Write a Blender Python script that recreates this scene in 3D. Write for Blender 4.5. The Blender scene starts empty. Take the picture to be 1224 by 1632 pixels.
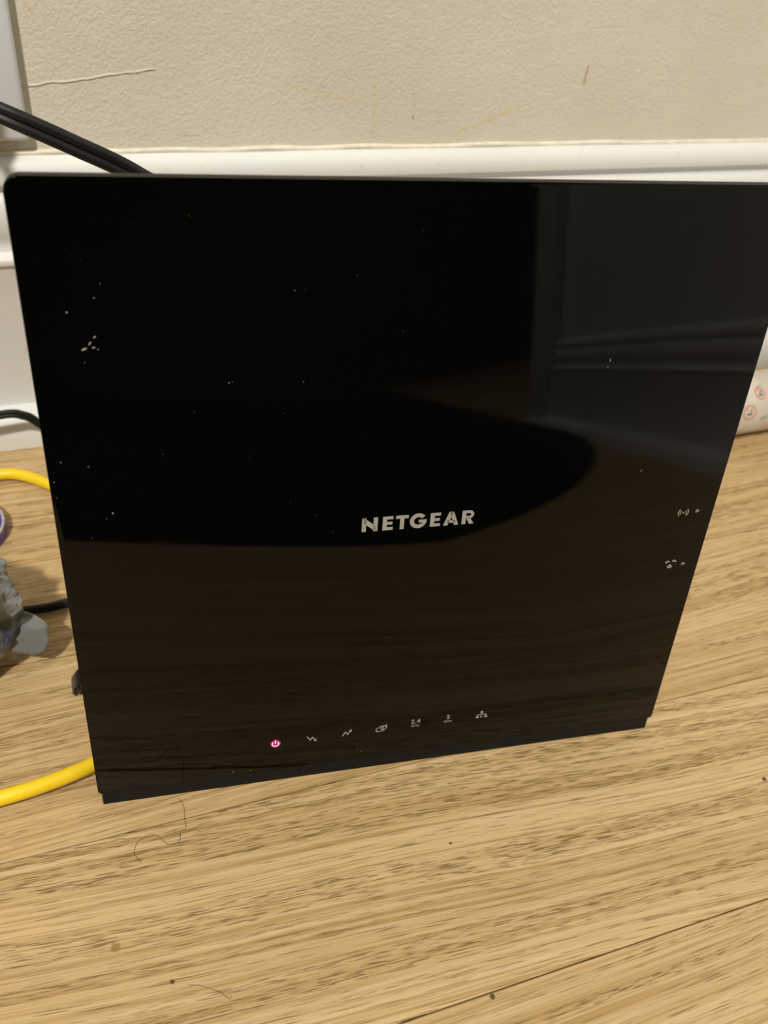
import bpy, bmesh, math, random
from mathutils import Vector, Matrix, noise
random.seed(7)
S = bpy.context.scene
C = S.collection

# ------------------------------------------------------------------ camera
cd = bpy.data.cameras.new('camera')
cd.sensor_fit = 'VERTICAL'; cd.sensor_height = 24.0; cd.sensor_width = 18.0
cd.lens = 20.8266
cd.clip_start = 0.01; cd.clip_end = 50
cd.dof.use_dof = True; cd.dof.focus_distance = 0.285; cd.dof.aperture_fstop = 10.0
cam = bpy.data.objects.new('camera', cd); C.objects.link(cam)
cam.matrix_world = Matrix((
    (0.9415674950, 0.1421542419, -0.3053568794, 0.0127305046),
    (-0.3227377421, 0.6401994325, -0.6971262701, -0.1793373820),
    (0.0963898445, 0.7549416256, 0.6486695151, 0.2819467624),
    (0, 0, 0, 1)))
S.camera = cam

# ------------------------------------------------------------------ world, lamp, exposure
w = bpy.data.worlds.new('world'); S.world = w; w.use_nodes = True
w.node_tree.nodes['Background'].inputs[0].default_value = (1.0, 0.86, 0.66, 1)
w.node_tree.nodes['Background'].inputs[1].default_value = 0.02

def lamp(name, loc, target, size, power, col):
    ld = bpy.data.lights.new(name, 'AREA'); ld.shape = 'DISK'; ld.size = size
    ld.energy = power; ld.color = col
    o = bpy.data.objects.new(name, ld); C.objects.link(o); o.location = loc
    o.rotation_euler = (Vector(target) - Vector(loc)).to_track_quat('-Z', 'Y').to_euler()
    return o
lamp('ceiling_lamp', (-0.90, -1.35, 2.28), (0.05, 0.05, 0.0), 0.16, 64.0, (1.0, 0.95, 0.855))

S.view_settings.view_transform = 'Standard'
S.view_settings.look = 'None'
S.view_settings.gamma = 1.0
S.view_settings.use_curve_mapping = False
S.view_settings.exposure = 0.14

# ------------------------------------------------------------------ helpers: objects
def link(name, me, mat=None, parent=None):
    o = bpy.data.objects.new(name, me); C.objects.link(o)
    if mat is not None and me is not None and not me.materials: me.materials.append(mat)
    if parent is not None: o.parent = parent
    return o
def tag(o, label=None, cat=None, group=None, kind=None):
    if label: o['label'] = label
    if cat: o['category'] = cat
    if group: o['group'] = group
    if kind: o['kind'] = kind
    return o
def empty(name, loc=(0, 0, 0), rz=0):
    o = bpy.data.objects.new(name, None); C.objects.link(o)
    o.location = loc; o.rotation_euler = (0, 0, rz); o.empty_display_size = 0.02
    return o
def to_mesh(bm, name, smooth=None):
    bmesh.ops.recalc_face_normals(bm, faces=bm.faces)
    me = bpy.data.meshes.new(name); bm.to_mesh(me); bm.free()
    if smooth is not None:
        for p in me.polygons: p.use_smooth = True
        if smooth < 180: me.set_sharp_from_angle(angle=math.radians(smooth))
    return me
def box_bm(x0, x1, y0, y1, z0, z1, bev=0, seg=2):
    bm = bmesh.new()
    v = [bm.verts.new((x, y, z)) for z in (z0, z1) for y in (y0, y1) for x in (x0, x1)]
    for f in ((0, 2, 3, 1), (4, 5, 7, 6), (0, 1, 5, 4), (2, 6, 7, 3), (0, 4, 6, 2), (1, 3, 7, 5)):
        bm.faces.new([v[i] for i in f])
    if bev: bmesh.ops.bevel(bm, geom=bm.edges[:], offset=bev, segments=seg, affect='EDGES', profile=.5)
    return bm
def box(name, x0, x1, y0, y1, z0, z1, mat, parent=None, bev=0, seg=2):
    return link(name, to_mesh(box_bm(x0, x1, y0, y1, z0, z1, bev, seg), name, 35 if bev else None), mat, parent)
def prism_bm(poly, y0, y1, axis='y'):
    """closed 2D polygon extruded along one axis; poly is (a, b)"""
    bm = bmesh.new()
    def P(a, b, t):
        return {'y': (a, t, b), 'x': (t, a, b), 'z': (a, b, t)}[axis]
    A = [bm.verts.new(P(a, b, y0)) for a, b in poly]
    B = [bm.verts.new(P(a, b, y1)) for a, b in poly]
    bm.faces.new(A); bm.faces.new(B[::-1])
    n = len(poly)
    for i in range(n): bm.faces.new((A[i], A[(i+1) % n], B[(i+1) % n], B[i]))
    return bm
def catmull(pts, n=10):
    pts = [Vector(p) for p in pts]; out = []
    P = [pts[0]*2 - pts[1]] + pts + [pts[-1]*2 - pts[-2]]
    for i in range(1, len(P) - 2):
        a, b, c, d = P[i-1:i+3]
        for k in range(n):
            t = k/n
            out.append(.5*((2*b) + (c-a)*t + (2*a-5*b+4*c-d)*t*t + (3*b-a-3*c+d)*t**3))
    out.append(pts[-1]); return out
def sweep_bm(pts, prof, n=10, up=(0, 0, 1), cap=True, bm=None):
    """sweep a closed 2D profile (side, up) along a smoothed path"""
    P = catmull(pts, n); bm = bm or bmesh.new(); up = Vector(up); rings = []
    for i, p in enumerate(P):
        t = (P[min(i+1, len(P)-1)] - P[max(i-1, 0)]).normalized()
        s = t.cross(up); s = s.normalized() if s.length > 1e-4 else Vector((1, 0, 0))
        u = s.cross(t).normalized()
        rings.append([bm.verts.new(p + s*a + u*b) for a, b in prof])
    m = len(prof)
    for A, B in zip(rings, rings[1:]):
        for j in range(m): bm.faces.new((A[j], A[(j+1) % m], B[(j+1) % m], B[j]))
    if cap: bm.faces.new(rings[0]); bm.faces.new(rings[-1][::-1])
    return bm
def circ(r, n=14): return [(r*math.cos(2*math.pi*i/n), r*math.sin(2*math.pi*i/n)) for i in range(n)]
def zip_profile(r, flat=False, n=18):
    """figure-eight section of a two-conductor flat cord"""
    out = []
    for sgn in (1, -1):
        for i in range(n + 1):
            a = -math.pi*.86/1 + 2*math.pi*.86*i/n
            p = (sgn*(r*.93 + r*math.cos(a)), sgn*r*math.sin(a)); out.append(p)
    return [(b, a) for a, b in out] if not flat else out

# ------------------------------------------------------------------ helpers: materials
class NT:
    def __init__(s, name):
        s.m = bpy.data.materials.new(name); s.m.use_nodes = True
        s.t = s.m.node_tree; s.b = s.t.nodes['Principled BSDF']
    def n(s, kind, **kw):
        x = s.t.nodes.new(kind)
        for k, v in kw.items(): setattr(x, k, v)
        return x
    def put(s, sock, v):
        if hasattr(v, 'is_output'): s.t.links.new(v, sock)
        elif v is not None: sock.default_value = v
    def math(s, op, a, b=None, c=None, clamp=False):
        x = s.n('ShaderNodeMath', operation=op, use_clamp=clamp)
        s.put(x.inputs[0], a); s.put(x.inputs[1], b); s.put(x.inputs[2], c)
        return x.outputs[0]
    def vec(s, op, a, b=None, out=0):
        x = s.n('ShaderNodeVectorMath', operation=op)
        s.put(x.inputs[0], a)
        if b is not None: s.put(x.inputs[3] if op == 'SCALE' else x.inputs[1], b)
        return x.outputs[out]
    def noise(s, v, scale, detail=3, rough=.5, dist=0):
        x = s.n('ShaderNodeTexNoise'); s.put(x.inputs['Vector'], v)
        x.inputs['Scale'].default_value = scale; x.inputs['Detail'].default_value = detail
        x.inputs['Roughness'].default_value = rough; x.inputs['Distortion'].default_value = dist
        return x.outputs[0]
    def ramp(s, v, a, b, o0=0., o1=1.):
        x = s.n('ShaderNodeMapRange', interpolation_type='SMOOTHSTEP'); s.put(x.inputs[0], v)
        for i, q in enumerate((a, b, o0, o1)): x.inputs[1+i].default_value = q
        return x.outputs[0]
    def mix(s, f, a, b, mode='MIX'):
        x = s.n('ShaderNodeMix', data_type='RGBA', blend_type=mode)
        s.put(x.inputs[0], f)
        for sock, q in ((x.inputs[6], a), (x.inputs[7], b)):
            s.put(sock, (*q, 1) if isinstance(q, tuple) and len(q) == 3 else q)
        return x.outputs[2]
    def pos(s): return s.n('ShaderNodeNewGeometry').outputs['Position']
    def obj(s): return s.n('ShaderNodeTexCoord').outputs['Object']
    def scalev(s, v, sc): return s.vec('MULTIPLY', v, sc)
    def seg(s, p, a, b):
        """distance from p to the segment a-b"""
        a, b = Vector(a), Vector(b); d = b - a
        ap = s.vec('SUBTRACT', p, tuple(a))
        t = s.math('DIVIDE', s.vec('DOT_PRODUCT', ap, tuple(d), 1), d.dot(d), clamp=True)
        q = s.vec('SUBTRACT', ap, s.vec('SCALE', tuple(d), t))
        return s.vec('LENGTH', q, None, 1)
    def bump(s, h, strength, dist):
        x = s.n('ShaderNodeBump'); x.inputs['Strength'].default_value = strength
        x.inputs['Distance'].default_value = dist; s.put(x.inputs['Height'], h)
        s.t.links.new(x.outputs[0], s.b.inputs['Normal'])
    def col(s, c): s.put(s.b.inputs['Base Color'], (*c, 1) if isinstance(c, tuple) and len(c) == 3 else c)
    def set(s, **kw):
        for k, v in kw.items(): s.put(s.b.inputs[k.replace('_', ' ')], v)
        return s

def plain(name, col, rough=.5, spec=.5, var=.06, vscale=60, bump=0, bscale=400, bdist=.0004, **kw):
    M = NT(name); p = M.obj()
    f = M.noise(p, vscale, 3)
    lo = tuple(c*(1-var) for c in col); hi = tuple(min(1, c*(1+var)) for c in col)
    M.col(M.mix(M.ramp(f, .3, .7), lo, hi)); M.set(Roughness=rough, **kw)
    M.b.inputs['Specular IOR Level'].default_value = spec
    if bump: M.bump(M.noise(p, bscale, 3), bump, bdist)
    return M.m

# oak boards --------------------------------------------------------
def oak():
    M = NT('oak_boards'); p = M.obj()
    rnd = M.n('ShaderNodeObjectInfo').outputs['Random']
    off = M.n('ShaderNodeCombineXYZ'); M.put(off.inputs[0], M.math('MULTIPLY', rnd, 37.)); M.put(off.inputs[1], M.math('MULTIPLY', rnd, 11.)); M.put(off.inputs[2], M.math('MULTIPLY', rnd, 23.))
    q = M.vec('ADD', p, off.outputs[0])
    # slow wander of the grain across the board
    warp = M.noise(M.scalev(q, (2.2, 9, 1)), 1.0, 2)
    sx = M.n('ShaderNodeSeparateXYZ'); M.put(sx.inputs[0], q)
    at = M.n('ShaderNodeAttribute', attribute_type='OBJECT', attribute_name='grain_tilt')
    sp = M.n('ShaderNodeSeparateXYZ'); M.put(sp.inputs[0], p)
    ty = M.math('SUBTRACT', sx.outputs[1], M.math('MULTIPLY', sp.outputs[0], at.outputs['Fac']))
    y = M.math('ADD', ty, M.math('MULTIPLY', M.math('SUBTRACT', warp, .5), .026))
    cy = M.n('ShaderNodeCombineXYZ'); M.put(cy.inputs[0], sx.outputs[0]); M.put(cy.inputs[1], y); M.put(cy.inputs[2], sx.outputs[2])
    g = cy.outputs[0]
    tone = M.noise(M.scalev(g, (1.5, 60, 1)), 1.0, 3)                 # broad early/late wood
    fine = M.noise(M.scalev(g, (9, 620, 1)), 1.0, 3, .6)              # fibres
    ring = M.noise(M.scalev(g, (2.2, 210, 1)), 1.0, 2, .55)           # where the pores line up
    line = M.noise(M.scalev(g, (3.0, 560, 1)), 1.0, 3, .55)           # long thin fibre lines
    line2 = M.noise(M.scalev(g, (14, 1250, 1)), 1.0, 2, .5)           # short thin fibre lines
    pore = M.noise(M.scalev(g, (135, 2600, 1)), 1.0, 1, .5)
    pore2 = M.noise(M.scalev(g, (60, 2300, 1)), 1.0, 1, .5)
    c = M.mix(M.ramp(tone, .30, .72), (.47, .32, .150), (.565, .40, .205))
    c = M.mix(M.math('MULTIPLY', M.ramp(fine, .40, .70), .55), c, (.66, .495, .295))
    c = M.mix(M.math('MULTIPLY', M.ramp(line, .54, .63), .66), c, (.36, .225, .080))
    c = M.mix(M.math('MULTIPLY', M.ramp(line2, .56, .65), .52), c, (.34, .215, .080))
    band = M.ramp(ring, .52, .66)
    c = M.mix(M.math('MULTIPLY', band, .30), c, (.38, .235, .08))
    d1 = M.math('MULTIPLY', M.ramp(pore, .54, .62), M.ramp(ring, .45, .58))
    d2 = M.math('MULTIPLY', M.ramp(pore2, .62, .70), .7)
    dark = M.math('MAXIMUM', M.math('MULTIPLY', d1, .80), d2)
    c = M.mix(dark, c, (.15, .088, .032))
    # spots and stains lying where the photograph has them (room coordinates)
    P = M.pos()
    def spot(c, xy, r, colr, amt, sq=1.0):
        d = M.vec('LENGTH', M.scalev(M.vec('SUBTRACT', P, (xy[0], xy[1], 0)), (1, sq, 0)), None, 1)
        d = M.math('ADD', d, M.math('MULTIPLY', M.math('SUBTRACT', M.noise(P, 900, 2), .5), r*.9))
        return M.mix(M.math('MULTIPLY', M.ramp(d, r, r*.55), amt), c, colr)
    c = spot(c, (-.0004, -.0499), .0019, (.25, .13, .03), .75)
    c = spot(c, (.0143, -.0647), .0009, (.05, .03, .015), .9)
    c = spot(c, (.2376, -.0555), .0011, (.05, .02, .012), .95)
    c = spot(c, (.1049, -.0963), .0011, (.06, .03, .015), .9)
    c = spot(c, (.1114, -.0467), .0006, (.05, .03, .015), .9)
    c = spot(c, (.2160, .0300), .0012, (.42, .20, .03), .6)
    c = M.mix(M.math('MULTIPLY', M.math('SUBTRACT', rnd, .5), .35), c, (.44, .27, .11))
    M.col(c)
    M.set(Roughness=M.ramp(fine, .2, .8, .36, .5))
    M.b.inputs['Specular IOR Level'].default_value = .35
    h = M.math('SUBTRACT', M.math('MULTIPLY', fine, .3), M.math('MULTIPLY', dark, .8))
    M.bump(h, .35, .0002)
    return M.m
OAK = oak()

# painted wall -------------------------------------------------------
def wall_paint():
    M = NT('cream_wall_paint'); P = M.pos()
    n1 = M.noise(P, 14, 3); n2 = M.noise(P, 620, 4, .6, .2); n3 = M.noise(P, 150, 3, .5); n4 = M.noise(P, 34, 2)
    c = M.mix(M.ramp(n1, .3, .7), (.66, .63, .53), (.71, .68, .58))
    def mark(c, a, b, wd, colr, amt):
        d = M.seg(P, (a[0], .231, a[1]), (b[0], .231, b[1]))
        k = M.math('MULTIPLY', M.ramp(d, wd, wd*.3), M.ramp(n2, .30, .62, .25, 1.))
        return M.mix(M.math('MULTIPLY', k, amt), c, colr)
    crayon = (.72, .58, .17)
    c = mark(c, (.1189, .1651), (.1547, .1577), .0011, crayon, .42)
    c = mark(c, (.1607, .1693), (.1622, .1401), .0009, crayon, .42)
    c = mark(c, (.2029, .1425), (.2377, .1555), .0011, crayon, .65)
    c = mark(c, (.2705, .1736), (.2703, .1666), .0011, (.42, .27, .10), .75)
    c = mark(c, (.1813, .1514), (.1814, .1506), .0007, (.14, .13, .12), .8)
    c = mark(c, (.1800, .1640), (.1815, .1560), .0003, (.25, .23, .20), .45)
    c = mark(c, (.0148, .1945), (.0165, .1915), .0011, (.66, .36, .16), .45)
    c = mark(c, (.0700, .1440), (.0800, .1436), .0007, (.40, .35, .26), .4)
    M.col(c); M.set(Roughness=.55); M.b.inputs['Specular IOR Level'].default_value = .35
    # paint ridge running out from the outlet
    sx = M.n('ShaderNodeSeparateXYZ'); M.put(sx.inputs[0], P)
    zz = M.math('ADD', sx.outputs[2], M.math('MULTIPLY', M.math('SUBTRACT', n3, .5), .0022))
    cz = M.n('ShaderNodeCombineXYZ'); M.put(cz.inputs[0], sx.outputs[0]); M.put(cz.inputs[1], sx.outputs[1]); M.put(cz.inputs[2], zz)
    d = M.seg(cz.outputs[0], (.005, .231, .1633), (.062, .231, .1708))
    ridge = M.math('MULTIPLY', M.ramp(d, .0007, .0001), M.ramp(M.noise(P, 170, 2), .35, .55, .25, 1.))
    h = M.math('ADD', M.math('MULTIPLY', n2, .75), M.math('MULTIPLY', n3, .5))
    h = M.math('ADD', h, M.math('MULTIPLY', M.math('MULTIPLY', n4, n2), .6))
    h = M.math('ADD', h, M.math('MULTIPLY', ridge, .95))
    M.bump(h, .75, .0006)
    return M.m
WALL = wall_paint()

def trim_paint():
    M = NT('white_gloss_trim_paint'); P = M.pos()
    n = M.noise(M.scalev(P, (4, 20, 20)), 1., 3); n2 = M.noise(P, 260, 3)
    c = M.mix(M.ramp(n, .3, .7), (.74, .735, .72), (.80, .80, .79))
    c = M.mix(M.math('MULTIPLY', M.ramp(n2, .66, .74), .18), c, (.45, .40, .30))
    M.col(c); M.set(Roughness=.33); M.b.inputs['Specular IOR Level'].default_value = .45
    M.bump(M.noise(P, 160, 2), .25, .0004)
    return M.m
TRIM = trim_paint()
CAULK = plain('yellowed_caulk', (.80, .76, .64), .5, var=.10, vscale=120, bump=.5, bscale=240, bdist=.0006)
DARKWALL = plain('reflection_dark_wall', (.05, .042, .035), .7, var=.1, vscale=4)  # walls out of view, coloured dark to keep the panel reflections black
CEIL = plain('ceiling_paint', (.62, .60, .55), .8, var=.02, vscale=5)
SUB = plain('dark_board_joint', (.05, .03, .014), .9, var=.2, vscale=80)

# ------------------------------------------------------------------ the room
XL, XR, YB, YF, ZC = -2.3, 0.468, 0.231, -3.2, 2.42
XO, YO = 2.4, -0.83
floor = box('floor', XL, XO, YF, YB, -.05, -.0135, SUB); tag(floor, 'oak strip floor of pale tan boards running along the wall', kind='structure')
PW, PL, SEAM = .082, 1.32, -.095
k0 = math.floor((YF - SEAM)/PW); k1 = math.ceil((YB - SEAM)/PW)
def plank_mesh(x0, x1, y0, y1, name='plank'):
    bm = box_bm(x0, x1, y0, y1, -.0135, 0)
    top = [e for e in bm.edges if all(v.co.z > -.001 for v in e.verts)]
    bmesh.ops.bevel(bm, geom=top, offset=.00035, segments=1, affect='EDGES')
    return to_mesh(bm, name)
PM = plank_mesh(.0002, PL-.0002, .0002, PW-.0002)
for k in range(k0, k1):
    y = SEAM + k*PW
    if y < YF - .04: continue
    x = XL - PL + ((k*0.47 + .31) % 1)*PL
    if k in (-1, 0, 1, 2, 3): x = XL - PL + (.13*(k % 3) + .05)*PL       # keep the butt joints away from the modem
    while x < XO - .01:
        x0, x1 = max(x, XL), min(x + PL, XO)
        ye = min(y + PW, YB)
        if x1 - x0 > .02 and not (y > YO and x0 > XR + .05):
            whole = x0 == x and x1 == x + PL and ye == y + PW
            if whole:
                o = link('plank', PM, OAK, floor); o.location = (x, y, 0)
            else:
                o = link('plank', plank_mesh(.0002, x1-x0-.0002, .0002, ye-y-.0002), OAK, floor); o.location = (x0, y, 0)
            o['grain_tilt'] = {0: -.055, 1: .045, -1: .02}.get(k, random.uniform(-.03, .03))
        x += PL

wb = box('wall_back', XL, XR + .1, YB, YB + .1, -.05, ZC, WALL); tag(wb, 'cream painted plaster wall with uneven bumpy texture', kind='structure')
wr = box('wall_right', XR, XR + .1, YO, YB, -.05, ZC, TRIM); tag(wr, 'white painted side wall near the right corner', kind='structure')
wo = box('wall_passage', XR + .1, XO, YO, YO + .1, -.05, ZC, WALL); tag(wo, 'cream wall turning into the passage', kind='structure')
wl = box('wall_left', XL - .1, XL, YF, YB, -.05, ZC, DARKWALL); tag(wl, 'side wall coloured dark brown for the reflections', kind='structure')
wf = box('wall_front', XL, XO, YF - .1, YF, -.05, ZC, DARKWALL); tag(wf, 'wall opposite coloured dark brown for the reflections', kind='structure')
wp = box('wall_far', XO, XO + .1, YF, YO + .1, -.05, ZC, DARKWALL); tag(wp, 'wall at the end of the passage coloured dark brown for the reflections', kind='structure')
ce = box('ceiling', XL, XO, YF, YB, ZC, ZC + .1, CEIL); tag(ce, 'off white ceiling', kind='structure')

# baseboard profile: distance out from the wall, height
BP = [(0, 0), (.0100, 0), (.0100, .0905), (.0106, .0918), (.0116, .0924), (.0119, .0936), (.0116, .0948), (.0106, .0954), (.0090, .0958),
      (.0066, .0966), (.0062, .0985), (.0066, .1010), (.0078, .1035), (.0090, .1065), (.0096, .1100), (.0096, .1140), (.0091, .1175), (.0080, .1203),
      (.0066, .1218), (.0034, .1222), (.0030, .1240), (.0036, .1254), (.0066, .1262), (.0069, .1280), (.0066, .1310), (.0055, .1338), (.0036, .1356), (.0015, .1366), (0, .1370)]
def base(name, prof, axis, a, b, plane, sgn, mat, label):
    poly = [(plane + sgn*d, z) for d, z in prof]
    bm = prism_bm(poly, a, b, axis)
    o = link(name, to_mesh(bm, name, 38), mat); return tag(o, label, kind='structure')
bb = base('baseboard_back', BP, 'x', XL, XR, YB, -1, TRIM, 'white moulded baseboard with bead and grooves along the cream wall')
SH = [(.010, 0)] + [(.010 + .012*math.cos(a)**.7, .0185*math.sin(a)**.8) for a in [math.radians(q) for q in (0, 12, 25, 38, 50, 62, 74, 83)]] + [(.010, .0187)]
t1 = base('trim_1', SH, 'x', XL, XR, YB, -1, TRIM, 'white rounded shoe moulding at the foot of the baseboard')
br = base('baseboard_right', BP, 'y', YO, YB - .012, XR, -1, TRIM, 'white moulded baseboard on the right side wall')
t2 = base('trim_2', SH, 'y', YO, YB - .023, XR, -1, TRIM, 'white rounded shoe moulding along the right side wall')
cb = box('trim_3', XR - .018, XR + .104, YO - .012, YO + .07, 0, 2.1, TRIM, None, .003); tag(cb, 'white casing at the end of the right side wall', kind='structure')
# caulk line where the wall meets the board
pts = [(x, YB - .0003 + random.uniform(-.0002, .0002), .1374 + random.uniform(-.0004, .0005)) for x in [-.35 + .022*i for i in range(37)]]
cl = link('caulk_bead', to_mesh(sweep_bm(pts, circ(.0012, 8), 4), 'caulk_bead', 180), CAULK, bb)

# unseen dark rug added behind the camera to blacken the glossy panel's reflection
ADDED_RUG = plain('added_rug_charcoal', (.012, .011, .010), .95, spec=.1, var=.3, vscale=300, bump=.6, bscale=900, bdist=.002)
def rrect(x0, x1, z0, z1, rt_, rb_, n=6):
    out = []
    for cx, cz, r, a0 in ((x0+rb_, z0+rb_, rb_, 180), (x1-rb_, z0+rb_, rb_, 270), (x1-rt_, z1-rt_, rt_, 0), (x0+rt_, z1-rt_, rt_, 90)):
        for i in range(n+1):
            a = math.radians(a0 + 90*i/n); out.append((cx + r*math.cos(a), cz + r*math.sin(a)))
    return out
bm = prism_bm(rrect(-1.3, .44, -2.95, -.28, .34, .34, 10), 0, .009, 'z')
rg = link('added_rug', to_mesh(bm, 'added_rug', 40), ADDED_RUG)
tag(rg, 'added charcoal rug out of view, darkening the reflection in the modem face', 'rug')

# ------------------------------------------------------------------ outlet cover
PLASTIC = plain('white_plastic', (.70, .71, .74), .32, var=.02, vscale=30)
SLOT = plain('outlet_slot_shadow_plastic', (.03, .03, .03), .6)
METAL = plain('zinc_screw', (.6, .6, .6), .3, Metallic=1.0)
ou = empty('outlet_cover', (-.0262, YB, .2015))
tag(ou, 'white plastic outlet cover plate on the cream wall', 'outlet cover')
link('cover_plate', to_mesh(box_bm(-.035, .035, -.0062, 0, -.0575, .0575, .0022, 3), 'cover_plate', 40), PLASTIC, ou)
for dz in (.0195, -.0195):
    r = link('receptacle', to_mesh(box_bm(-.0165, .0165, -.0078, -.006, dz-.014, dz+.014, .0008, 2), 'receptacle', 40), PLASTIC, ou)
    for dx in (-.0065, .0065):
        link('slot', to_mesh(box_bm(dx-.0007, dx+.0007, -.0080, -.0077, dz-.004, dz+.005), 'slot'), SLOT, r)
bm = bmesh.new(); bmesh.ops.create_cone(bm, cap_ends=True, segments=16, radius1=.003, radius2=.0026, depth=.0012, matrix=Matrix.Translation((0, -.0066, 0)) @ Matrix.Rotation(math.pi/2, 4, 'X'))
link('screw', to_mesh(bm, 'screw', 40), METAL, ou)

# ------------------------------------------------------------------ modem router
GLOSS = NT('gloss_black_panel'); _p = GLOSS.obj()
GLOSS.col((.0012, .0012, .0011)); GLOSS.b.inputs['IOR'].default_value = 1.29
_sm = GLOSS.ramp(GLOSS.noise(_p, 22, 4, .6), .42, .75)
GLOSS.set(Roughness=GLOSS.math('ADD', .035, GLOSS.math('MULTIPLY', _sm, .05)))
GLOSS = GLOSS.m
BLACK = plain('matte_black_plastic', (.006, .006, .006), .5, spec=.22, var=.1, vscale=200, bump=.2, bscale=2500, bdist=.0001)
PRINT = plain('silver_print', (.33, .32, .285), .5, var=.03)
PRINTDIM = plain('dim_grey_print', (.30, .29, .22), .5, var=.05)
DUST = plain('pale_dust', (.30, .29, .25), .9, var=.2)
def emit(name, col, st):
    M = NT(name); M.col((0, 0, 0)); M.b.inputs['Emission Color'].default_value = (*col, 1)
    M.b.inputs['Emission Strength'].default_value = st
    return M.m
LED = emit('power_led_pink', (1.0, .50, .68), 1.5)
GLOWR = emit('power_glow_red', (.90, .0, .10), .36)  # glow around the power symbol, put into an emissive disc

TH, LEAN = math.radians(6.16736), math.radians(9.1934)
W, H = .207, .1995
rt = empty('modem_router', (0, 0, 0), -TH)
tag(rt, 'glossy black upright modem router standing on the oak floor', 'router')
# panel frame: x along the width, z up the leaning face, y into the device; its origin is the lower left corner
LM = Matrix.Translation((0, 0, .006)) @ Matrix.Rotation(-LEAN, 4, 'X')
def on_panel(name, me, mat, parent, z=0):
    o = link(name, me, mat, parent)
    if parent is rt: o.matrix_local = LM
    return o
bm = prism_bm(rrect(0, W, 0, H, .0034, .0008), 0, .0040)
rim = [e for e in bm.edges if abs(e.verts[0].co.y - e.verts[1].co.y) < 1e-6]
bmesh.ops.bevel(bm, geom=rim, offset=.0005, segments=3, affect='EDGES', profile=.5)
fp = on_panel('front_panel', to_mesh(bm, 'front_panel', 30), GLOSS, rt)
fp.data.materials.append(BLACK)
for q in fp.data.polygons: q.material_index = 0 if q.normal.y < -.9 else 1
# tapering shell behind the panel
bm = bmesh.new(); rings = []
for y, ins, lo in ((.0044, .006, .006), (.016, .009, .008), (.028, .017, .014), (.033, .026, .022)):
    rings.append([bm.verts.new((x, y, z)) for x, z in rrect(ins, W-ins, lo, H-ins-.004, .008, .006)])
for A, B in zip(rings, rings[1:]):
    for j in range(len(A)): bm.faces.new((A[j], A[(j+1) % len(A)], B[(j+1) % len(A)], B[j]))
bm.faces.new(rings[0]); bm.faces.new(rings[-1])
bs = on_panel('rear_shell', to_mesh(bm, 'rear_shell', 40), BLACK, rt)
for i in range(14):
    v = link('vent_slot', to_mesh(box_bm(.035, W-.035, .0328, .0334, .06 + .0075*i, .0625 + .0075*i), 'vent_slot'), SLOT, bs)
for i in range(4):
    link('network_port', to_mesh(box_bm(.05 + .018*i, .064 + .018*i, .0325, .0336, .028, .040, .0006), 'network_port'), SLOT, bs)
# base lip under the panel and the stand that carries it (upright, standing on the floor)
t = math.tan(LEAN)
bm = bmesh.new()
sec = [(-.006*t + .0004, 0.0), (.0095, 0.0), (.0095, .0052), (.0009, .0057), (.0003 - .0003*t, .0054)]
bm = prism_bm(sec, .0010, W-.0010, 'x')
bmesh.ops.bevel(bm, geom=bm.edges[:], offset=.0003, segments=1, affect='EDGES')
link('base_lip', to_mesh(bm, 'base_lip', 40), BLACK, rt)
bm = prism_bm([(.0090, 0), (.062, 0), (.064, .004), (.050, .012), (.030, .034), (.0110, .034)], .048, W-.048, 'x')
bmesh.ops.bevel(bm, geom=bm.edges[:], offset=.0012, segments=2, affect='EDGES')
link('stand', to_mesh(bm, 'stand', 40), BLACK, rt)

# lettering and symbols, millimetres on the panel, slightly proud of it
FRONT = -.00006
def flat_bm(polys, holes=False):
    bm = bmesh.new()
    for poly in polys:
        A = [bm.verts.new((x*.001, FRONT, z*.001)) for x, z in poly]
        B = [bm.verts.new((x*.001, .00002, z*.001)) for x, z in poly]
        bm.faces.new(A)
        for i in range(len(A)):
            j = (i+1) % len(A); bm.faces.new((A[i], A[j], B[j], B[i]))
    return bm
def printed(name, polys, mat=PRINT, label=None):
    o = link(name, to_mesh(flat_bm(polys), name), mat, fp)
    if label: o['label'] = label
    return o
def quad(x0, z0, x1, z1): return [(x0, z0), (x1, z0), (x1, z1), (x0, z1)]
def stroke(a, b, wd):
    d = Vector((b[0]-a[0], b[1]-a[1])).normalized(); n = Vector((-d.y, d.x))*wd/2
    return [(a[0]-n.x, a[1]-n.y), (b[0]-n.x, b[1]-n.y), (b[0]+n.x, b[1]+n.y), (a[0]+n.x, a[1]+n.y)]
def arc(cx, cz, r0, r1, a0, a1, n=20, sx=1., rot=0.):
    out = []
    cr, sr = math.cos(math.radians(rot)), math.sin(math.radians(rot))
    def pt(r, a):
        x, z = r*math.cos(a)*sx, r*math.sin(a); return (cx + x*cr - z*sr, cz + x*sr + z*cr)
    for i in range(n):
        a, b = math.radians(a0 + (a1-a0)*i/n), math.radians(a0 + (a1-a0)*(i+1)/n)
        out.append([pt(r0, a), pt(r1, a), pt(r1, b), pt(r0, b)])
    return out
z0, z1 = 97.68, 102.58; h = z1 - z0; sw = 1.32
def E_(x): return [quad(x, z0, x+sw, z1), quad(x+sw, z0, x+3.25, z0+1.05), quad(x+sw, z0+h/2-.5, x+3.05, z0+h/2+.5), quad(x+sw, z1-1.05, x+3.25, z1)]
printed('logo_letter', [quad(86.32, z0, 87.62, z1), quad(89.9, z0, 91.2, z1), [(86.9, z1), (86.9, z1-1.9), (90.6, z0), (90.6, z0+1.9)], [(86.32, z1), (87.3, z1-.9), (87.3, z1), (87.0, z1)]])
printed('logo_letter', E_(92.75))
printed('logo_letter', [quad(96.85, z1-1.1, 100.8, z1), quad(98.18, z0, 99.48, z1-1.1)])
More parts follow.
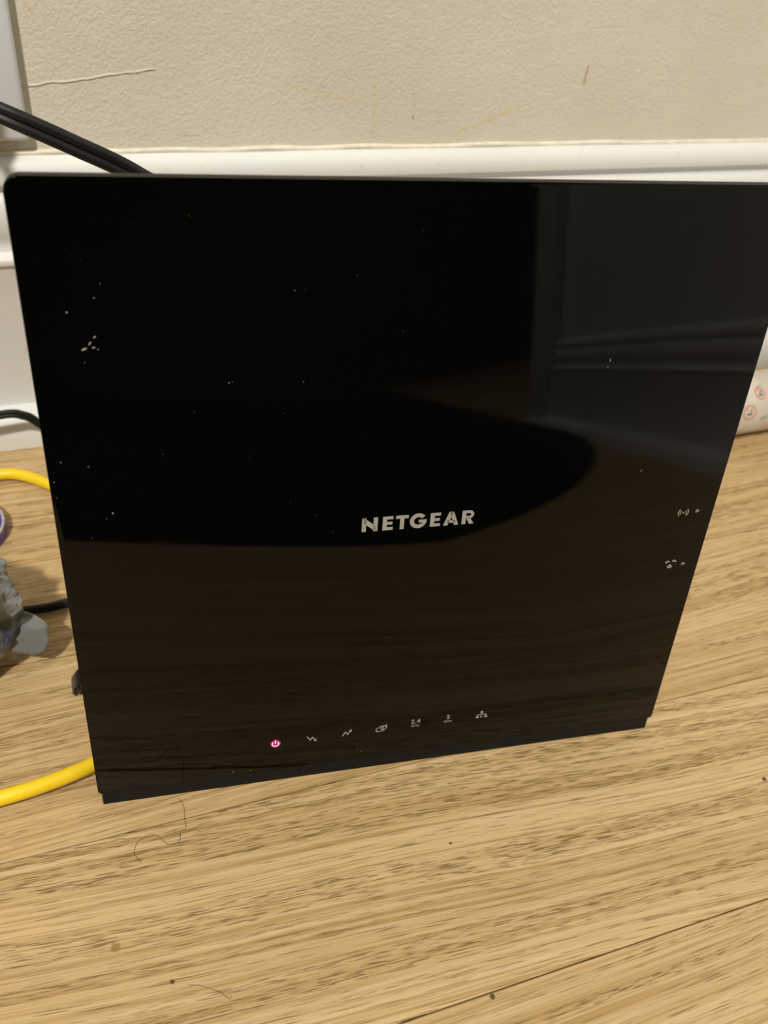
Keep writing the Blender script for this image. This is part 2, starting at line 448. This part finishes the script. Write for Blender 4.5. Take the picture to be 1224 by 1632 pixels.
printed('logo_letter', arc(103.95, 100.2, 1.35, 2.66, 38, 322, 26) + [quad(104.1, 99.6, 106.6, 100.55), [(105.25, 98.85), (106.0, 98.5), (106.62, 99.6), (105.3, 99.6)]])
printed('logo_letter', E_(107.78))
printed('logo_letter', [[(112.05, z0), (113.45, z0), (115.2, z1), (113.75, z1)], [(115.6, z0), (117.0, z0), (115.2, z1), (113.9, z1)], quad(113.3, z0+.9, 115.8, z0+1.85)])
printed('logo_letter', [quad(118.0, z0, 119.3, z1), quad(119.3, z1-.95, 120.4, z1), quad(119.3, z0+1.95, 120.4, z0+2.9)] + arc(120.35, 101.1, .52, 1.48, -90, 90, 12) + [[(119.35, z0+2.3), (120.5, z0), (122.0, z0), (120.5, z0+2.4)]])

# power symbol: lit, over a red emissive disc that draws its halo
o = link('power_glow_disc', to_mesh(flat_bm([[(59.93 + 1.85*math.cos(a*.1963), 12.9 + 1.85*math.sin(a*.1963)) for a in range(32)]]), 'power_glow_disc'), GLOWR, fp); o['label'] = 'red halo of the power light drawn as a glowing disc'
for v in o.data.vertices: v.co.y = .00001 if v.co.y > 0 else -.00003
o = printed('power_symbol', arc(59.93, 12.75, .95, 1.32, 132, 408, 26) + [quad(59.73, 12.7, 60.13, 14.4)], LED, 'lit pink power symbol')
# downstream arrow, upstream arrow
def zig(x, z, up):
    s = 1 if up else -1
    P = [(x-1.6, z-1.2*s), (x-.5, z+.7*s), (x+.25, z-.7*s), (x+1.3, z+.95*s)]
    return [stroke(P[i], P[i+1], .36) for i in range(3)] + [[(x+1.75, z+1.45*s), (x+.65, z+1.15*s), (x+1.6, z+.25*s)]]
printed('downstream_symbol', zig(72.6, 13.0, False))
printed('upstream_symbol', zig(85.1, 13.4, True))
# planet with ring
printed('internet_symbol', arc(97.55, 13.35, 1.02, 1.26, 0, 360, 30, 1.75, 24) + arc(98.05, 13.6, .72, .94, 40, 320, 18) + [[(98.1 + .34*math.cos(a*.5236), 13.6 + .34*math.sin(a*.5236)) for a in range(12)], stroke((98.9, 14.5), (99.6, 15.1), .3)])
# wired network tree
printed('network_symbol', [quad(134.6, 14.6, 135.6, 15.5), quad(134.95, 13.9, 135.25, 14.6), quad(133.5, 13.7, 136.9, 13.98), quad(133.35, 13.0, 133.7, 13.8), quad(136.7, 13.0, 137.05, 13.8), quad(133.0, 12.35, 134.1, 13.05), quad(136.3, 12.35, 137.4, 13.05), quad(134.75, 12.5, 135.45, 13.0)])
def text_part(name, s, size, cx, cz, mat, bold=0):
    cu = bpy.data.curves.new(name, 'FONT'); cu.body = s; cu.size = size*.001; cu.align_x = 'CENTER'; cu.offset = bold
    cu.extrude = .00003; cu.space_character = 1.08
    tmp = bpy.data.objects.new(name, cu); C.objects.link(tmp)
    dg = bpy.context.evaluated_depsgraph_get(); me = bpy.data.meshes.new_from_object(tmp.evaluated_get(dg)); me.name = name
    bpy.data.objects.remove(tmp)
    for v in me.vertices: v.co = Vector((cx*.001 + v.co.x, -.00003 - v.co.z, cz*.001 + v.co.y))
    me.materials.clear()
    return link(name, me, mat, fp)
text_part('band_numeral', '2.4', 2.75, 110.15, 13.85, PRINT, .00001)
text_part('band_unit', 'GHz', 1.55, 110.05, 12.2, PRINTDIM, 0)
text_part('band_numeral', '5', 2.75, 122.35, 13.85, PRINT, .00001)
text_part('band_unit', 'GHz', 1.55, 122.3, 12.2, PRINTDIM, 0)
# wireless and pairing marks by the right edge, each with a small pointer
printed('wireless_symbol', [[(195.8 + .32*math.cos(a*.5236), 95.3 + .32*math.sin(a*.5236)) for a in range(12)]]
        + arc(195.8, 95.3, .95, 1.22, -42, 42, 8) + arc(195.8, 95.3, .95, 1.22, 138, 222, 8)
        + arc(195.8, 95.3, 1.65, 1.98, -44, 44, 8) + arc(195.8, 95.3, 1.65, 1.98, 136, 224, 8), PRINTDIM)
printed('side_pointer', [stroke((200.5, 96.1), (201.7, 95.55), .3), stroke((200.5, 95.0), (201.7, 95.55), .3), stroke((200.5, 95.0), (200.5, 96.1), .25)], PRINTDIM)
printed('pairing_symbol', arc(195.1, 75.0, .35, .85, 20, 200, 10) + arc(197.5, 75.2, .35, .85, -10, 170, 10) + arc(196.2, 73.6, .3, .62, 0, 360, 14)
        + [[(195.45, 73.4), (196.2, 72.6), (196.95, 73.4), (196.5, 73.6), (195.9, 73.6)]] + arc(196.2, 73.6, .75, 1.0, 180, 360, 12), PRINT)
printed('side_pointer', [stroke((200.8, 74.6), (202.0, 74.1), .3), stroke((200.8, 73.55), (202.0, 74.1), .3), stroke((200.8, 73.55), (200.8, 74.6), .25)], PRINTDIM)
# dust and dried smears on the glass-like face
bm = bmesh.new()
def speck(x, z, r, el=1., ang=0.):
    n = 7; cr, sr = math.cos(ang), math.sin(ang); R = [r*random.uniform(.6, 1.2) for _ in range(n)]
    vs = []
    for i in range(n):
        a = 2*math.pi*i/n; px, pz = R[i]*math.cos(a)*el, R[i]*math.sin(a)
        vs.append(bm.verts.new(((x + px*cr - pz*sr)*.001, -.00005, (z + px*sr + pz*cr)*.001)))
    tp = bm.verts.new((x*.001, -.00005 - r*.0004, z*.001))
    for i in range(n): bm.faces.new((vs[i], vs[(i+1) % n], tp))
for x, z, r in ((10.1, 168, .34), (3.75, 127.3, .26), (10.5, 125.5, .24), (1.3, 121.4, .2), (1.4, 116.5, .18), (15.3, 110.5, .32), (9, 103, .14), (12.8, 155, .15), (48.2, 148.1, .2), (49.1, 148.3, .15),
                (68, 147.6, .18), (65.5, 172.5, .15), (89.3, 4.9, .2), (90.6, 3.4, .22), (88.9, 4.2, .14), (45.1, 1.9, .3), (51.2, 1.2, .3), (77.4, 98.5, .16), (10.6, 43.6, .14), (11.9, 34.2, .15),
                (16.8, 171.5, .2), (18.5, 175, .15), (64.7, 110, .1), (72, 105, .12), (30, 128, .12), (39, 140, .1), (56, 90, .1), (120, 140, .1), (140, 160, .1), (13.5, 108.9, .14)):
    speck(x, z, r*.8)
for _ in range(90): speck(random.uniform(2, W*1000-3), random.uniform(2, 196), random.uniform(.03, .075))
for x, z, r, el, an in ((14.6, 160, .32, 2.2, 1.0), (15.9, 161.6, .28, 2.2, .9), (13.0, 158.5, .36, 2.8, .35), (15.4, 158.9, .26, 2.6, .1), (16.4, 158.4, .2, 1.5, .4), (176.3, 112.6, .17, 5, .9),
                      (157.5, 150.6, .17, 5, 1.9), (157.2, 148.4, .12, 4, 1.4)):
    speck(x, z, r*.8, el, an)
ds = link('dust_specks', to_mesh(bm, 'dust_specks'), DUST, fp); tag(ds, 'pale dust specks and smears', kind='stuff')

# ------------------------------------------------------------------ cords and cables
CORD = plain('black_cord_rubber', (.008, .008, .009), .5, spec=.35, var=.15, vscale=80)
YEL = plain('yellow_cable_jacket', (.86, .60, .012), .42, spec=.45, var=.05, vscale=40)
CLEAR = plain('clear_plug_plastic', (.6, .58, .5), .2, var=.05)
r_ = .0017
pc = empty('power_cord', (-.026, .2252, .182))
tag(pc, 'thick black twin power cord rising from behind the modem to the outlet', 'cord')
def rel(o, P): return [tuple(Vector(p) - o.location) for p in P]
path = [(-.026, .196, .186), (-.024, .172, .190), (-.014, .140, .1895), (.0026, .124, .1872), (.0231, .122, .1777), (.0413, .124, .1672), (.062, .122, .152), (.090, .112, .120), (.115, .098, .072), (.128, .082, .040), (.132, .064, .030), (.133, .0475, .029)]
link('cord', to_mesh(sweep_bm(rel(pc, path), zip_profile(r_), 12), 'cord', 60), CORD, pc)
link('plug_body', to_mesh(box_bm(-.011, .011, -.030, -.0022, -.0105, .0125, .004, 3), 'plug_body', 40), CORD, pc)

tc = empty('thin_cord', (-.02, .197, .004))
tag(tc, 'thin black twin cord along the shoe moulding, looping back behind the modem', 'cord')
path = [(-.16, .190, .004), (-.11, .196, .010), (-.06, .199, .022), (-.0235, .200, .0275), (-.0125, .200, .0256), (-.0066, .1995, .0205), (.004, .196, .012), (.02, .186, .004), (.05, .168, .0030), (.075, .150, .0030), (.075, .128, .0030), (.05, .112, .0030), (.02, .100, .0030),
        (-.003, .0948, .0030), (-.0155, .0938, .0030), (-.028, .0965, .0030), (-.044, .112, .0030), (-.085, .126, .0030)]
link('cord', to_mesh(sweep_bm(rel(tc, path), zip_profile(.00118), 10), 'cord', 60), CORD, tc)

def cable(name, label, path, r=.0027):
    o = empty(name, path[0]); tag(o, label, 'cable', 'yellow network cables')
    link('jacket', to_mesh(sweep_bm(rel(o, path), circ(r, 16), 12), 'jacket', 180), YEL, o)
    e = Vector(path[-1]) - o.location; d = (Vector(path[-1]) - Vector(path[-2])).normalized()
    bm = box_bm(-.0058, .0058, -.004, .016, -.004, .004, .0006)
    p = link('plug', to_mesh(bm, 'plug', 40), CLEAR, o); p.location = e; p.rotation_euler = d.to_track_quat('Y', 'Z').to_euler()
    return o
cable('network_cable', 'yellow network cable emerging beside the front left foot of the modem',
      [(-.20, .030, .0030), (-.12, .012, .0032), (-.060, .0055, .0062), (-.0312, .0066, .0066), (-.0155, .0085, .0064), (-.0003, .0125, .0058), (.012, .019, .0042), (.026, .033, .0034), (.036, .052, .0055), (.048, .074, .018), (.058, .088, .030), (.062, .086, .036)])
cable('network_cable', 'yellow network cable on the floor near the white baseboard',
      [(-.20, .172, .0030), (-.12, .182, .0030), (-.06, .1865, .0030), (-.0277, .1862, .0034), (-.0165, .1822, .0036), (-.0068, .1745, .0034), (.010, .160, .0030), (.030, .138, .0050), (.054, .118, .0110), (.076, .106, .024), (.086, .092, .034)])

# ------------------------------------------------------------------ black plastic clip by the left foot
CLIPM = plain('glossy_black_clip_plastic', (.012, .013, .018), .22, spec=.6, var=.2, vscale=300)
ck = empty('cable_clip', (-.0005, .052, 0)); tag(ck, 'small glossy black plastic cable clip on floor at modem left edge', 'cable clip')
bm = prism_bm([(-.0050, 0), (.010, 0), (.010, .0058), (.002, .0078), (-.0012, .0066), (-.0042, .0026)], -.0035, .0045, 'y')
bmesh.ops.bevel(bm, geom=bm.edges[:], offset=.0005, segments=2, affect='EDGES')
cbody = link('clip_body', to_mesh(bm, 'clip_body', 40), CLIPM, ck)
for i in range(3):
    link('rib', to_mesh(box_bm(-.0042 + .0018*i, -.0035 + .0018*i, -.0043, -.0030, .0005, .0024 + .0018*i, .0002, 1), 'rib'), CLIPM, cbody)

# ------------------------------------------------------------------ grey plastic bag at the left
def film_mat():
    M = NT('grey_plastic_film'); p = M.obj()
    n = M.noise(p, 55, 3); v = M.noise(p, 26, 2, .5, 1.0)
    c = M.mix(M.ramp(n, .3, .7), (.25, .255, .24), (.36, .365, .35))
    k = M.ramp(v, .60, .63)
    c = M.mix(M.math('MULTIPLY', k, .85), c, (.055, .085, .07))
    c = M.mix(M.math('MULTIPLY', M.ramp(M.noise(p, 31, 2, .5, 1.5), .64, .67), .8), c, (.10, .12, .24))
    M.col(c); M.set(Roughness=.30); M.b.inputs['Specular IOR Level'].default_value = .55
    M.bump(M.noise(p, 120, 4, .6, .6), .6, .003)
    return M.m
FILM = film_mat()
FLAP = plain('grey_plastic_film_plain', (.19, .195, .19), .26, spec=.6, var=.12, vscale=70, bump=.35, bscale=120, bdist=.002)
bg = empty('plastic_bag', (-.0735, .074, 0)); tag(bg, 'crumpled grey plastic bag with dark print left of the modem', 'plastic bag')
bm = bmesh.new(); bmesh.ops.create_icosphere(bm, subdivisions=5, radius=1)
for v in bm.verts:
    d = v.co.normalized()
    cr = 0
    for sc, a in ((1.3, .13), (2.6, .085), (5.5, .035)):
        q = Vector((d.x*sc*.8 + 3.1, d.y*sc*1.5 + 1.7, d.z*sc*.9 + .4)); cr += a*(1 - 2.0*abs(noise.noise(q)))
    r = .90 + cr
    p = Vector((d.x*.051*r, d.y*.029*r, d.z*.032*r + .030))
    p.z = max(p.z, .0006 + .002*abs(noise.noise(d*5)))
    v.co = p
link('bag_body', to_mesh(bm, 'bag_body', 75), FILM, bg)
# curled tongue of loose film pointing at the modem
bm = bmesh.new(); nu, nv = 26, 18; g = []
for i in range(nu):
    u = i/(nu-1); row = []
    cap = math.sqrt(max(0, 1 - (max(0, u-.84)/.163)**2))
    for j in range(nv):
        v = (j/(nv-1) - .5)*cap + .5
        x = -.056 + .0447*u + .002*v
        y = .078 - .011*v - .005*u
        z = .033 - .012*v - .010*u + .0042*math.sin(v*math.pi) + .0012*math.sin(v*8 + u*3) + .0016*math.sin(u*5)
        row.append(bm.verts.new(Vector((x, y, z)) - bg.location))
    g.append(row)
for i in range(nu-1):
    for j in range(nv-1): bm.faces.new((g[i][j], g[i+1][j], g[i+1][j+1], g[i][j+1]))
bmesh.ops.remove_doubles(bm, verts=bm.verts[:], dist=1e-6)
o = link('bag_flap', to_mesh(bm, 'bag_flap', 180), FLAP, bg)
md = o.modifiers.new('thickness', 'SOLIDIFY'); md.thickness = .0004

# purple tin behind the bag
PURP = plain('purple_label', (.10, .055, .36), .35, var=.25, vscale=200)
RIM = plain('pale_metal_rim', (.62, .62, .66), .3, Metallic=.6)
tn = empty('round_tin', (-.0455, .149, 0)); tag(tn, 'round purple tin with pale rim at the left photo edge', 'tin')
bm = bmesh.new(); bmesh.ops.create_cone(bm, cap_ends=True, segments=40, radius1=.0195, radius2=.0195, depth=.006, matrix=Matrix.Translation((0, 0, .003)))
link('tin_body', to_mesh(bm, 'tin_body', 40), PURP, tn)
bm = bmesh.new(); bmesh.ops.create_cone(bm, cap_ends=True, segments=40, radius1=.0187, radius2=.0180, depth=.0014, matrix=Matrix.Translation((0, 0, .0062)))
link('lid_label', to_mesh(bm, 'lid_label', 40), PURP, tn)
bm = bmesh.new()
ringpts = [(.0189*math.cos(i*math.pi/20), .0189*math.sin(i*math.pi/20), .0062) for i in range(41)]
link('rim', to_mesh(sweep_bm(ringpts, circ(.0007, 8), 2), 'rim', 180), RIM, tn)

# ------------------------------------------------------------------ white packets on the right
def packet_mat(name, a, b):
    M = NT(name); p = M.obj(); n = M.noise(p, 45, 3); v = M.noise(p, 60, 2, .5, 1.2)
    c = M.mix(M.ramp(n, .3, .7), a, b)
    c = M.mix(M.math('MULTIPLY', M.ramp(v, .64, .68), .55), c, (.34, .35, .34))
    M.col(c); M.set(Roughness=.35); M.b.inputs['Specular IOR Level'].default_value = .5
    M.bump(M.noise(p, 70, 3, .5, .5), .5, .003); return M.m
PK1 = packet_mat('white_packet_film', (.56, .51, .44), (.65, .60, .53))
PK2 = packet_mat('pale_grey_packet_film', (.46, .45, .41), (.60, .58, .54))
RED = plain('red_print', (.66, .20, .12), .4, var=.1)
INK = plain('dark_grey_print', (.10, .11, .12), .5, var=.1)
TAN = plain('plain_brown_band', (.40, .25, .08), .35, var=.1)
def packet_bm(L, ry, rz, seed, wr=.05):
    bm = bmesh.new(); nu, nv = 40, 36; rings = []
    for i in range(nu+1):
        u = -1 + 2*i/nu; k = (1 - abs(u)**3.2); k = max(k, .03)**.5
        ring = []
        for j in range(nv):
            a = 2*math.pi*j/nv
            q = Vector((u*2.5 + seed, math.cos(a)*1.3, math.sin(a)*1.3))
            r = 1 + wr*noise.noise(q) + wr*.5*noise.noise(q*2.7)
            ca, sa = math.cos(a), math.sin(a)
            ring.append(bm.verts.new((u*L, ry*r*k*math.copysign(abs(ca)**.85, ca), rz + rz*r*k*math.copysign(abs(sa)**.85, sa) if True else 0)))
        rings.append(ring)
    for A, B in zip(rings, rings[1:]):
        for j in range(nv): bm.faces.new((A[j], A[(j+1) % nv], B[(j+1) % nv], B[j]))
    bm.faces.new(rings[0]); bm.faces.new(rings[-1])
    zm = min(v.co.z for v in bm.verts)
    for v in bm.verts: v.co.z -= zm
    return bm
p1 = empty('plastic_packet', (.385, .1530, 0)); tag(p1, 'white plastic packet with red prohibition circles lying on the floor', 'packet')
bm = packet_bm(.072, .0178, .0160, 1.3)
from mathutils.bvhtree import BVHTree
bm.normal_update(); tree = BVHTree.FromBMesh(bm)
link('packet_body', to_mesh(bm, 'packet_body', 180), PK1, p1)
# flat print wrapped onto the packet's front: points are (x, height across the upper front) cast on to it
def wrap(name, polys, mat, lift=.00012, org=p1, tree=tree, label=None):
    bm = bmesh.new()
    for poly in polys:
        vs = []
        for x, z in poly:
            hit = tree.ray_cast(Vector((x, -.077 + .63*z, .080 + .77*z)), Vector((0, .77, -.63)))
            if hit[0] is None: break
            n = hit[1] if hit[1].y < 0 else -hit[1]
            vs.append(bm.verts.new(hit[0] + n*lift))
        if len(vs) == len(poly): bm.faces.new(vs)
    o = link(name, to_mesh(bm, name), mat, org)
    if label: o['label'] = label
    return o
def mm(polys, s=.001): return [[(x*s, z*s) for x, z in p] for p in polys]
PR = [(-12.5, 3.0, 3.6), (-20.5, -7.0, 4.1)]
for x, z, r in PR:
    wrap('warning_ring', mm(arc(x, z, r-.75, r, 0, 360, 28) + [stroke((x-r*.68, z+r*.68), (x+r*.68, z-r*.68), .6)]), RED, .00018, label='red prohibition circle')
    wrap('warning_figure', mm([stroke((x-1.6, z-1.4), (x+.4, z-.6), 1.0), stroke((x-.2, z-1.6), (x+1.5, z-.4), .9), stroke((x+.6, z+.2), (x+1.4, z+1.7), .9)]), INK, .00012)
wrap('print_line', mm([stroke((-12.0, -11.5), (-6.5, -9.0), .8), stroke((-6.5, 1.5), (-2.0, -1.5), .9), stroke((-2, -10.0), (6, -9.0), .7)]), INK)
p2 = empty('plastic_packet', (.412, .1890, 0)); tag(p2, 'pale grey plastic packet against the baseboard behind the printed packet', 'packet')
bm = packet_bm(.044, .0155, .0222, 8.1, .09)
link('packet_body', to_mesh(bm, 'packet_body', 180), PK2, p2)
bm = box_bm(-.030, .030, -.0172, -.0120, .012, .0235, .0010)
link('brown_band', to_mesh(bm, 'brown_band', 40), TAN, p2)  # plain brown band across the lower front of the rear packet

# ------------------------------------------------------------------ loose hairs on the boards
HAIR = plain('dark_hair', (.10, .065, .035), .5, var=.1)
def hair(label, pts, r=.00009):
    o = link('loose_hair', to_mesh(sweep_bm([(x, y, r*1.1) for x, y in pts], circ(r, 6), 10), 'loose_hair', 180), HAIR)
    tag(o, label, 'hair', 'loose hairs on the floor')
hair('long curling dark hair on the boards below the modem base', [(.0258, -.0052), (.0268, -.0085), (.0264, -.0130), (.0261, -.0168), (.0243, -.0176), (.0236, -.0205), (.0212, -.0214), (.0192, -.0206), (.0172, -.0176), (.0150, -.0160), (.0122, -.0164), (.0099, -.0180), (.0088, -.0206), (.0092, -.0228), (.0106, -.0250)])
hair('short fine hair at the bottom of the photo', [(.0186, -.0669), (.0218, -.0680), (.0245, -.0698), (.0272, -.0716), (.0292, -.0740), (.0302, -.0738)], .00007)
